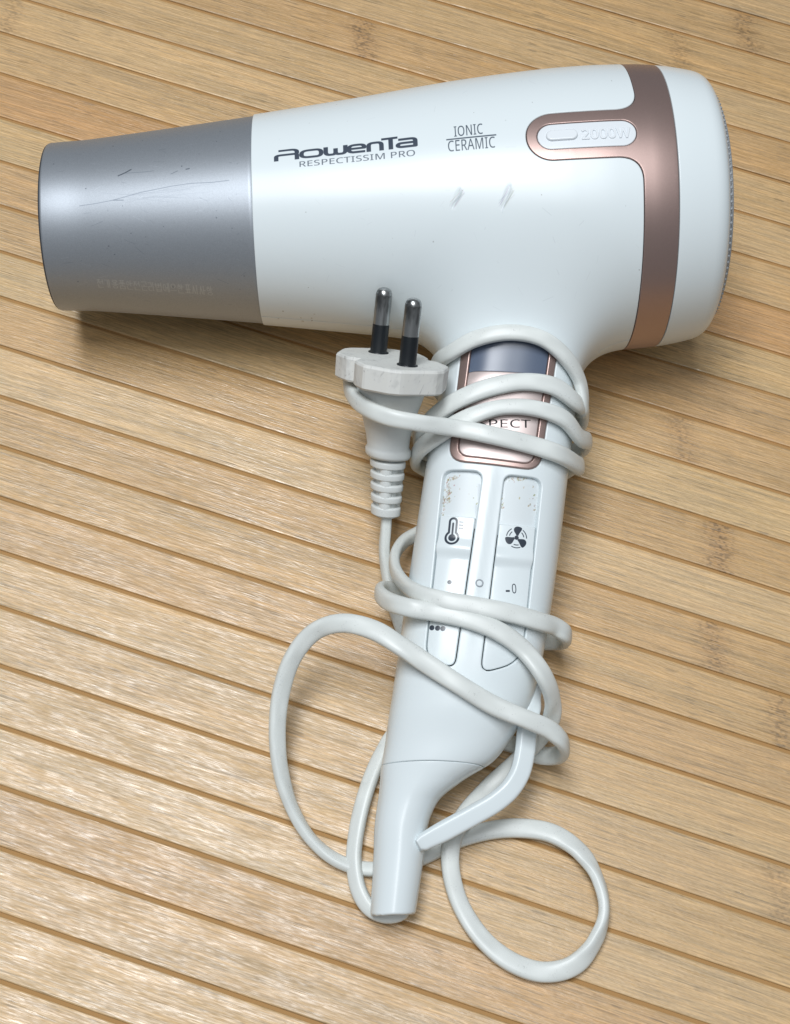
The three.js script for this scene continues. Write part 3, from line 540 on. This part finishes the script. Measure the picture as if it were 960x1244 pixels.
// [point, roll about the cord in degrees, or 'w' where it lies flat round the handle, width]
const CORD = [
  [[-44.61, -4.19, 89.23], 80, 0.62], [[-45.11, -7.69, 96.43], 80, 0.62], [[-45.83, -10.79, 102.76], 75, 0.64], [[-45.32, -13.45, 109.02], 65, 0.68], [[-44.07, -15.61, 115.43], 50, 0.75], [[-42.32, -17.31, 121.71], 30, 0.85], [[-39.56, -18.26, 127.16], 10, 1],
  [[-30, -19.5, 128], 'w', 1], [[-12, -20, 110], 'w', 1], [[-2, -20, 90], 'w', 1], [[7, -17.5, 74], 'w', 1], [[14, -9, 63], 'w', 1],
  [[13.75, 10.74, 66.41], 'w', 1], [[12.59, 13.93, 59.85], 'w', 0.95], [[8.5, 19.01, 54.67], 'w', 0.9], [[1.8, 22.19, 49.81], 'w', 0.9], [[-7.16, 22.88, 47.73], 'w', 0.9], [[-17.05, 21.14, 48.49], 'w', 0.9], [[-24.07, 16.57, 50.6], 'w', 0.9], [[-28.5, 4, 50.5], 'w', 1], [[-27, -10, 54], 'w', 1],
  [[-16, -19.8, 58], 'w', 1], [[2, -20, 62], 'w', 1], [[14.5, -12, 66], 'w', 1], [[15.2, 1, 65], 'w', 1],
  [[11.04, 14.88, 66.9], 'w', 1], [[4.53, 19.56, 63.47], 'w', 1], [[-4.06, 20.97, 62.15], 'w', 1], [[-14.51, 20.76, 63.44], 'w', 1], [[-24.21, 18.29, 66.48], 'w', 1], [[-29.85, 13.66, 69.02], 'w', 1], [[-34.5, 5, 72], 'w', 1], [[-32, -10, 73], 'w', 1],
  [[-20, -19.6, 72], 'w', 1], [[0, -19.8, 72], 'w', 1], [[13.5, -12, 74], 'w', 1], [[15.6, 0, 74.5], 'w', 1],
  [[11.89, 10.68, 76.12], 'w', 1], [[6.5, 17.86, 72.42], 'w', 0.95], [[-2.11, 20.38, 69.94], 'w', 0.88], [[-11.29, 20.63, 69.44], 'w', 0.85], [[-20.55, 19.81, 71.8], 'w', 0.95], [[-28.58, 16.54, 75.17], 'w', 1], [[-33.94, 10.32, 77.32], 'w', 1], [[-35.61, -0.7, 77.58], 'w', 1],
  [[-33.47, -14.14, 76.16], 'w', 1], [[-15, -19.8, 84], 'w', 1], [[-3, -19.8, 80], 'w', 1], [[8, -15, 80], 'w', 1], [[12.2, -3, 80.5], 'w', 1],
  [[11.75, 5.78, 83.44], 'w', 1.02], [[4.41, 17.76, 82.89], 'w', 1.04], [[-4.63, 20.37, 80.39], 'w', 1.02], [[-15.36, 21.8, 77.74], 'w', 0.98], [[-25.04, 21.59, 75.37], 'w', 0.95], [[-34.95, 25.68, 74.82], [-0.025, 0.9233, 0.3831], 0.92], [[-44.12, 25.75, 72.57], [-0.1714, 0.9118, 0.3731], 0.92], [[-50.94, 20.73, 67.29], [-0.6105, 0.7072, 0.3565], 0.92], [[-54.36, 12.75, 60.05], [-0.9576, 0.2564, 0.1315], 0.95], [[-53.8, 3.61, 52.88], [-0.8638, -0.4803, -0.1524], 0.9], [[-49.11, -2.96, 50.79], [-0.2681, -0.9322, -0.2433], 0.9],
  [[-40.85, -6.47, 57], [0.0199, -0.9701, -0.242], 0.9], [[-32.91, -17.7, 65.65], [0.0199, -0.9701, -0.242], 1], [[-26.1, -25.69, 79.59], 5, 1], [[-27.16, -23.64, 89.34], 5, 1],
  [[-34.22, -18.35, 95.83], [0.0294, -0.8594, -0.5104], 0.85], [[-39.49, -13.54, 99.58], [-0.4768, -0.6447, -0.5975], 0.85], [[-42.49, -7.63, 104.6], [-0.9631, -0.0599, -0.2623], 0.88], [[-43.04, -0.69, 110.55], [-0.881, 0.3859, 0.2737], 0.9], [[-41.01, 7.18, 116.64], [-0.5249, 0.6816, 0.5098], 0.93], [[-36.93, 14.77, 121.39], [-0.3801, 0.8324, 0.4033], 0.96], [[-31.15, 17.65, 124.04], 'w', 1], [[-22.11, 18.25, 126.13], 'w', 1], [[-11.89, 17.81, 128.53], 'w', 1], [[-3.73, 15.21, 130.7], 'w', 1], [[1.1, 10.61, 131.48], [0.3893, 0.9107, 0.1382], 1], [[4.15, 7.59, 132.96], [0.8511, 0.5009, 0.1571], 1], [[5.46, -1.57, 132.91], [0.9962, -0.0861, 0.0156], 1], [[4.07, -12.25, 132.06], [0.424, -0.8822, -0.205], 1],
  [[-10, -17.6, 130], [0.0199, -0.9701, -0.242], 0.95], [[-28, -17.5, 125], [0.0199, -0.9701, -0.242], 0.95], [[-38.79, -11.99, 117.59], [-0.2724, -0.8075, -0.5232], 0.95], [[-43.67, -7.97, 115.95], [-0.5702, -0.657, -0.4932], 0.98], [[-46.88, -2.16, 116.73], [-0.9648, -0.1842, -0.1877], 1], [[-47.71, 4.82, 119.28], [-0.9588, 0.2821, 0.0349], 1], [[-45.29, 11.28, 122.76], [-0.6159, 0.7418, 0.2653], 1], [[-40.16, 17.04, 125.68], 'w', 0.98], [[-32.45, 17.34, 127.43], 'w', 0.98], [[-23.44, 18.02, 129.98], 'w', 1], [[-14.93, 17.74, 133.73], 'w', 1], [[-8.24, 16.12, 139.02], 'w', 1], [[-3.79, 15.78, 145.35], -20, 1],
  [[-0.76, 9.46, 151.5], -25, 0.95], [[-0.8, 2.18, 157.12], -10, 0.95], [[-4.39, -5.01, 162.3], 0, 0.9], [[-10.66, -10.06, 167.48], 0, 0.9], [[-18.57, -11.39, 174.13], 0, 0.95], [[-25.75, -8.98, 181.71], 0, 1], [[-29.98, -6.94, 189], 0, 1], [[-30.61, -6.95, 197.18], 0, 0.95], [[-28.28, -7.29, 206.76], -5, 0.95], [[-22.36, -6.36, 216.36], -15, 1], [[-14.49, -5.77, 222.85], -10, 1.05], [[-5.96, -5.64, 225.61], 0, 1.1], [[2.44, -5.93, 223.98], 20, 1.1], [[8.59, -5.66, 217.81], 50, 1],
  [[11.7, -5.72, 209.92], 75, 0.85], [[10.87, -7.09, 201.55], 60, 0.9], [[6.82, -9.48, 193.58], 30, 1.05], [[-0.63, -11.19, 187.92], 10, 1.1], [[-10.45, -11.26, 185.91], 0, 1.05], [[-19.97, -11.07, 186.47], 0, 1], [[-29.59, -10.38, 189.12], 0, 0.9], [[-37.78, -9.61, 192.73], 0, 0.85], [[-46.33, -8.89, 195.15], 0, 0.85], [[-53.83, -8.28, 195.78], 10, 0.82], [[-61.91, -7.76, 193.42], 40, 0.8], [[-69.19, -7.27, 187.67], 60, 0.8],
  [[-74.5, -5.65, 179.05], 55, 0.85], [[-77.61, -2.99, 168.49], 40, 0.9], [[-78.38, -0.56, 157.08], 30, 0.95], [[-76.81, 1.78, 145.72], 30, 0.98], [[-72.89, 5.31, 136.26], 35, 1], [[-66.5, 9.2, 130.07], 30, 1], [[-58.45, 13.73, 128.82], 15, 1], [[-49.79, 16.3, 131.69], 0, 1.05], [[-42.68, 17.5, 136.54], -8, 1.05], [[-35.37, 16.94, 141.79], 'w', 1.05], [[-26.56, 16.62, 148.01], 'w', 1.02], [[-17.65, 14.88, 153.59], 'w', 1], [[-8.68, 13.72, 157.66], 5, 0.98], [[-2.45, 11.31, 160.36], [0.2993, 0.944, 0.1392], 0.98], [[1.18, 8.02, 163.12], [0.8504, 0.5228, 0.0585], 1], [[2.52, 1.19, 165.27], [0.9962, -0.0861, 0.0156], 1],
  [[0.88, -5.69, 166.2], [0.5963, -0.8024, 0.0237], 1], [[-3.41, -9.66, 165.44], [0.115, -0.9835, -0.1397], 0.98], [[-10.1, -12.89, 162.02], 0, 0.95], [[-20.63, -14.76, 158.54], 0, 0.9], [[-35, -14.81, 155.33], 0, 0.85], [[-44.27, -13.97, 156.98], 10, 0.85], [[-48.85, -12.51, 162.93], 25, 0.85], [[-52.98, -10.67, 171.66], 30, 0.85], [[-56.43, -8.92, 182.82], 30, 0.85], [[-57.93, -7.37, 193.14], 30, 0.85], [[-56.8, -5.8, 201.58], 30, 0.85], [[-53.74, -4.6, 206.63], 25, 0.85], [[-49.22, -3.9, 208.59], 10, 0.85], [[-45.06, -3.38, 207.86], 0, 0.85], [[-44.29, -2.17, 205.22], 0, 0.85],
];
const cordPlastic = new THREE.MeshPhysicalMaterial({ name: 'cord_rubber', color: '#e3e8e9', roughness: 0.38 });
{
  const d = new Uint8Array(128 * 512 * 4);
  for (let i = 0; i < 128 * 512; i++) { const x = i % 128, y = (i / 128) | 0, s = noise(x / 9, y / 40), k = noise(x / 2 + 50, y / 3); const v = 238 + 12 * s - 26 * smooth(0.8, 0.97, k) * smooth(0.5, 0.8, noise(x / 20 + 9, y / 30)); d[4 * i] = v; d[4 * i + 1] = v; d[4 * i + 2] = v * 0.985; d[4 * i + 3] = 255; }
  cordPlastic.map = dataTexture(d, 128, 512, true); cordPlastic.map.repeat.set(1, 0.4);
  const pts = CORD.map((c) => c[0]), normals = CORD.map(([p, roll], i) => {
    if (roll === 'w') return wrapNormal(p);
    if (Array.isArray(roll)) return roll;
    const t = unit(sub(pts[Math.min(i + 1, pts.length - 1)], pts[Math.max(i - 1, 0)])), u = unit(add(UP, t, -dot(UP, t))), b = cross(t, u), a = roll * Math.PI / 180;
    return add(u.map((q) => q * Math.cos(a)), b, Math.sin(a));
  });
  for (let i = 1; i < normals.length; i++) if (typeof CORD[i][1] === 'number' && dot(normals[i], normals[i - 1]) < 0) normals[i] = normals[i].map((q) => -q);
  mesh('power_cord', finish(sweep(pts, normals, CORD.map((c, i) => c[2] * (0.97 + 0.06 * hash(i, 5))), superEllipse(2.68, 1.6, 2.7, 26), 1.1)), cordPlastic, dryer);
}
{ // hanging loop: a bent bar with a ridge along it
  const L = [[[-3.04, 1.58, 145.23], 0.3], [[-4.28, 2.18, 149.03], 0.5], [[-5.83, 3.37, 153.34], 0.85], [[-7.62, 3.77, 159.12], 1], [[-8.68, 3.7, 165.3], 1], [[-10.42, 3.61, 171.18], 1], [[-13.43, 3.36, 175.61], 1], [[-17.78, 3.54, 179.08], 1], [[-24.19, 3.8, 182.46], 1], [[-31.96, 4.27, 186.22], 1], [[-38.51, 4.8, 189.33], 0.85], [[-40.15, 5.01, 190.28], 0.55]];
  const sec = [[-2.7, -1.6], [-2.95, 0.1], [-2.4, 0.9], [1.1, 1.95], [1.8, 1.9], [2.8, 0.6], [2.9, -0.3], [2.4, -1.6]].reverse(), fine = [];
  for (let i = 0; i < sec.length; i++) { const a = sec[i], b = sec[(i + 1) % sec.length]; fine.push([a[0] * 0.86 + b[0] * 0.14, a[1] * 0.86 + b[1] * 0.14], [a[0] * 0.5 + b[0] * 0.5, a[1] * 0.5 + b[1] * 0.5], [a[0] * 0.14 + b[0] * 0.86, a[1] * 0.14 + b[1] * 0.86]); }
  mesh('hanging_loop', finish(sweep(L.map((c) => c[0]), L.map(() => UP), L.map((c) => c[1]), fine, 0.9)), whitePlain, dryer);
}

// --- the plug (q across, s through both pins, p along the pins)
const plug = new THREE.Group(); plug.name = 'plug'; dryer.add(plug);
{
  const C = [-41.7, 20.38, 53.6], s0 = [0.4158, 0.7843, 0.4605], p0 = [0.1295, 0.4864, -0.8641];
  const p = unit(p0), s = unit(add(s0, p, -dot(s0, p))), q = cross(p, s).map((v) => -v);
  const at = (a, b, c) => add(add(add(C, q, a), s, b), p, c);            // a across, b through the pins, c along the pins
  const back = sub([-44.88, -4.56, 90.14], C), bend = (c) => { const t = smooth(8, 30, -c); const straight = [p[0] * c, p[1] * c, p[2] * c]; const l = dot(back, p), off = add(back, p, -l); return add(straight, off, clamp(c / l, 0, 2) * t); };
  const axisAt = (a, b, c) => add(add(add(C, bend(c)), q, a), s, b);
  function loft(rings) {                                                 // rings: [c, outline]
    const pos = [], idx = [], uv = [], m = rings[0][1].length;
    rings.forEach(([c, o], r) => { o.forEach(([a, b], k) => { pos.push(...axisAt(a, b, c)); uv.push((a + 0.4 * c) / 40 + 0.5, (b + 0.8 * c) / 40 + 0.5); }); if (r) for (let k = 0; k < m; k++) { const i = (r - 1) * m + k, j = (r - 1) * m + (k + 1) % m; idx.push(i, j, i + m, j, j + m, i + m); } });
    const g = new THREE.BufferGeometry(); g.setAttribute('position', new THREE.Float32BufferAttribute(pos, 3)); g.setAttribute('uv', new THREE.Float32BufferAttribute(uv, 2)); g.setIndex(idx); return g;
  }
  const capped = (rings) => [[rings[0][0], rings[0][1].map(() => [0, 0])], ...rings, [rings.at(-1)[0], rings.at(-1)[1].map(() => [0, 0])]];
  const creased = (g, smoothly) => { if (smoothly) { g.computeVertexNormals(); return g; } const n = g.toNonIndexed(); n.computeVertexNormals(); return n; };
  function smudge(w, h, sx, sy, top, depth, from) {
    const d = new Uint8Array(w * h * 4);
    for (let i = 0; i < w * h; i++) {
      const x = i % w, y = (i / w) | 0, k = noise(x / sx, y / sy) * 0.55 + noise(x / sx * 2.7 + 31, y / sy * 2.3) * 0.3 + noise(x / sx * 7 + 9, y / sy * 6) * 0.15;
      const v = clamp(top - depth * smooth(from, from + 0.32, k) * (0.6 + 0.4 * noise(x / 2.3, y / 2.9)) - 30 * smooth(0.86, 0.97, noise(x / 1.7 + 7, y / 9)), 0, 255);
      d[4 * i] = v; d[4 * i + 1] = v * 1.005; d[4 * i + 2] = v * 0.99; d[4 * i + 3] = 255;
    }
    return dataTexture(d, w, h, true);
  }
  const plateMap = smudge(256, 256, 16, 18, 214, 16, 0.5);
  const soiled = new THREE.MeshPhysicalMaterial({ name: 'soiled_plug_plastic', map: plateMap, roughness: 0.55, bumpMap: plateMap, bumpScale: 0.00015 });
  const plugPlastic = new THREE.MeshPhysicalMaterial({ name: 'plug_plastic', color: '#d9dddc', roughness: 0.45 });
  // face plate: two lobes with chamfered corners and a notch on either side
  const half = [[13.2, 2.6], [13.6, 5], [13.6, 9.6], [8.6, 16.2], [5.5, 17.6]];
  const corners = [[10.6, 0], ...half, ...half.map(([a, b]) => [-a, b]).reverse(), [-10.6, 0], ...half.map(([a, b]) => [-a, -b]), ...half.map(([a, b]) => [a, -b]).reverse()];
  const outline = []; corners.forEach((c0, i) => { const c1 = corners[(i + 1) % corners.length]; for (const t of [0.08, 0.5, 0.92]) outline.push([c0[0] + (c1[0] - c0[0]) * t, c0[1] + (c1[1] - c0[1]) * t]); });
  const inset = (d) => outline.map(([a, b]) => { const l = Math.hypot(a, b); return [a * (1 - d / l), b * (1 - d / l)]; });
  const face = creased(loft(capped([[0, inset(0.9)], [-0.25, inset(0.35)], [-0.8, inset(0)], [-6.7, inset(0.2)], [-7.3, inset(0.9)]])));
  mesh('face_plate', finish(face), soiled, plug);
  const oval = (a, b, n = 2.3, k = 40) => superEllipse(a, b, n, k).reverse();
  const body = [[-7, 9.4, 11.8], [-9.5, 9.3, 11.4], [-13, 8.4, 10.2], [-18, 7, 8.2], [-23, 6.2, 6.6], [-26, 6, 6], [-27, 6.6, 6.4], [-28.5, 6.6, 6.4], [-29.4, 6, 6], [-29.6, 4.4, 4.4]];
  mesh('plug_body', finish(creased(loft(capped(body.map(([c, a, b]) => [c, oval(a, b)]))), true)), plugPlastic, plug);
  // strain relief: rings joined by bridges round a thinner core
  const relief = [];
  relief.push(creased(loft(capped([[-29, oval(3.6, 3.6, 2, 24)], [-48, oval(3, 3, 2, 24)]])), true));
  for (let k = 0; k < 5; k++) { const c = -30.4 - k * 3.55, r = 5.2 - k * 0.2, hgt = k === 4 ? 2.8 : 2.1; relief.push(creased(loft(capped([[c + 0.1, oval(r - 0.5, r - 0.5, 2.2, 32)], [c - 0.15, oval(r - 0.1, r - 0.1, 2.2, 32)], [c - 0.5, oval(r, r, 2.2, 32)], [c - hgt + 0.4, oval(r - 0.05, r - 0.05, 2.2, 32)], [c - hgt + 0.1, oval(r - 0.2, r - 0.2, 2.2, 32)], [c - hgt, oval(r - 0.6, r - 0.6, 2.2, 32)]])), true)); }
  for (let k = 0; k < 4; k++) for (let j = 0; j < 3; j++) {
    const c = -32.3 - k * 3.55, r = 4.5 - k * 0.2, a0 = j * 2.0944 + 1.0, o = [];
    for (let i = 0; i < 12; i++) { const a = i / 12 * Math.PI * 2; o.push([Math.cos(a0) * (r - 1.3) + Math.cos(a) * 1.9, Math.sin(a0) * (r - 1.3) + Math.sin(a) * 1.9]); }
    relief.push(creased(loft([[c + 0.4, o], [c - 1.9, o]]), true));
  }
  mesh('strain_relief', finish(mergeGeometries(relief.map((g) => g.toNonIndexed()))), plugPlastic, plug);
  // pins with insulated collars
  const rub = smudge(64, 128, 9, 22, 235, 95, 0.4);
  const steel = new THREE.MeshPhysicalMaterial({ name: 'worn_steel', map: rub, color: new THREE.Color().setRGB(0.52, 0.53, 0.55), metalness: 1, roughness: 0.3 });
  const black = new THREE.MeshPhysicalMaterial({ name: 'black_sleeve', color: '#10161b', roughness: 0.4 });
  const place = (g, b) => { const m = new THREE.Matrix4().makeBasis(new THREE.Vector3(...q), new THREE.Vector3(...p), new THREE.Vector3(...cross(q, p))); g.applyMatrix4(m); g.translate(...at(0, b, 0)); return g; };
  for (const b of [-9.5, 9.5]) {
    const k = b > 0 ? '_001' : '';
    const lath = (pr) => new THREE.LatheGeometry(pr.map(([r, y]) => new THREE.Vector2(r, y)), 28);
    const pin = mesh('pin' + k, finish(place(lath([[2.42, 8.4], [2.42, 16.6], [2.36, 17.4], [2.1, 18.2], [1.6, 18.8], [0.8, 19.1], [0.001, 19.2]]), b)), steel, plug);
    mesh('sleeve' + k, finish(place(lath([[3, -0.2], [3, 0.25], [2.6, 0.45], [2.45, 0.5], [2.45, 8.3], [2.3, 8.45], [0.01, 8.45]]), b)), black, plug);
  }
}

renderer.render(scene, camera);
